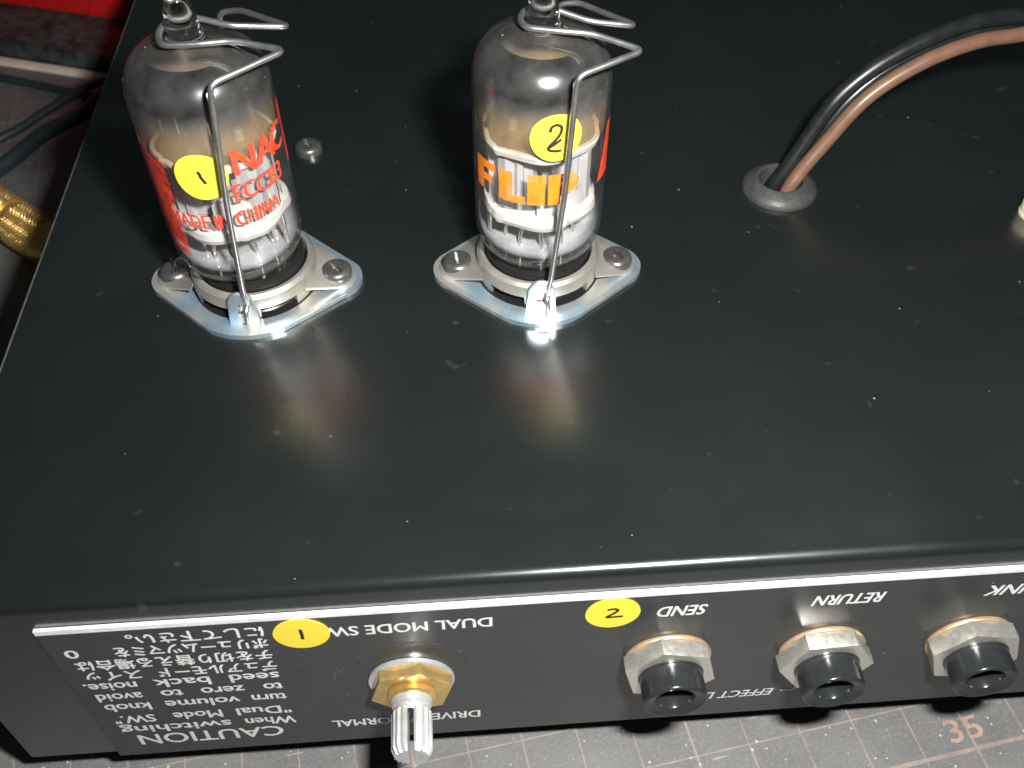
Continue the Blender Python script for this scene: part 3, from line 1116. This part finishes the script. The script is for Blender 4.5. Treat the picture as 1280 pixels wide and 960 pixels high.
# ------------------------------------------------------------------ things behind on the mat
ca = math.radians(-19.3)
rc = empty('tool_case', (-78, 240.0, Z_MAT), 'red plastic case with a scuffed black base behind the amplifier', 'case', rotz=ca)
obj_bm('base_tray', box_bm(-90, 60, 0, 60, 0, 6.0, 0.8), 'case_base', rc, smooth=40)
obj_bm('ledge_rib', box_bm(-89.5, 59.5, 0.6, 2.0, 6.0, 6.5, 0.2), 'case_base', rc, smooth=40)
obj_bm('red_body', box_bm(-89, 59, 23.0, 59.5, 6.0, 46, 1.2), 'red_case', rc, smooth=40)
st = obj_bm('wooden_strip', box_bm(-80, 24, 0, 3.4, 0, 1.3, 0.25), 'strip', None, (-78, 235.6, Z_MAT), smooth=40)
st.rotation_euler.z = ca
tag(st, 'pale narrow wooden strip lying against the black case base', 'strip')

zc = Z_MAT + 1.35
o = obj_bm('thin_cable', sweep(catmull([(-150, 247, zc), (-120, 241, zc), (-91.2, 231.4, zc), (-66.3, 221.0, zc), (-48, 214, zc), (-36, 216, zc), (-32, 228, zc), (-34, 250, zc)]), 1.3, 14), 'cable', smooth=60)
tag(o, 'dark thin cable running beside the pale wooden strip', 'cable', 'dark cables on the mat')
o = obj_bm('thin_cable', sweep(catmull([(-150, 150, zc), (-110, 178, zc), (-83, 196.0, zc + 0.4), (-72, 207.5, zc + 1.6), (-60.5, 219.5, zc + 2.9), (-46, 232, zc + 1.2), (-34, 236, zc + 2.9), (-14, 246, zc + 0.5)]), 1.35, 14), 'cable', smooth=60)
tag(o, 'dark thin cable crossing over the one beside the wooden strip', 'cable', 'dark cables on the mat')
o = obj_bm('thick_cable', sweep(catmull([(-150, 120, Z_MAT + 2.3), (-110, 146, Z_MAT + 2.3), (-79, 172.5, Z_MAT + 5), (-67.5, 191.0, Z_MAT + 6), (-58, 206, Z_MAT + 4.4), (-48, 219, Z_MAT + 8.5), (-40, 232, Z_MAT + 8.5), (-33, 262, Z_MAT + 2.3)]), 2.2, 16), 'cable', smooth=60)
tag(o, 'thicker glossy dark cable between the thin cables and the gold plug', 'cable')

# knurled gold plug lying on the mat, its axis along local +X, nose at the origin
pe = empty('audio_plug', (-51.0, 137.2, Z_MAT), 'gold plated plug with knurled sleeve lying beside the amplifier', 'plug', rotz=math.atan2(-12.4, 13.9))


def knurled(t0, t1, r, name):
    bm = bmesh.new()
    n, L = 208, int((t1 - t0) / 0.15)
    rows = []
    for j in range(L + 1):
        t = t0 + (t1 - t0) * j / L
        row = []
        for i in range(n):
            a = 2 * math.pi * i / n
            k = abs(math.sin(a * 16 + t * 2.7)) * abs(math.sin(a * 16 - t * 2.7))
            rr = r + 0.55 * (k - 0.5)
            row.append(bm.verts.new((t, rr * math.cos(a), 6.25 + rr * math.sin(a))))
        rows.append(row)
    for Aa, Bb in zip(rows[:-1], rows[1:]):
        for i in range(n):
            k = (i + 1) % n
            bm.faces.new((Aa[i], Aa[k], Bb[k], Bb[i]))
    bm.faces.new(rows[0][::-1])
    bm.faces.new(rows[-1])
    return obj_bm(name, bm, 'knurl', pe, smooth=30)


def turned(prof, name, mat='knurl'):
    bm = lathe([(r, t) for r, t in prof], 48)
    for v in bm.verts:
        x, y, z = v.co
        v.co = (z, x, y + 6.25)
    return obj_bm(name, bm, mat, pe, smooth=40)


turned([(0, 0), (4.6, 0), (4.8, -0.3), (5.9, -4.6), (6.05, -5.0), (5.6, -5.2), (0, -5.2)], 'nose_ring')
knurled(-16.5, -5.2, 6.05, 'knurled_sleeve')
turned([(0, -16.5), (5.5, -16.5), (5.5, -19.6), (0, -19.6)], 'groove_ring')
knurled(-33.0, -19.6, 6.05, 'knurled_sleeve')
turned([(0, -33.0), (5.4, -33.0), (3.0, -38.0), (0, -38.0)], 'tail_cone')
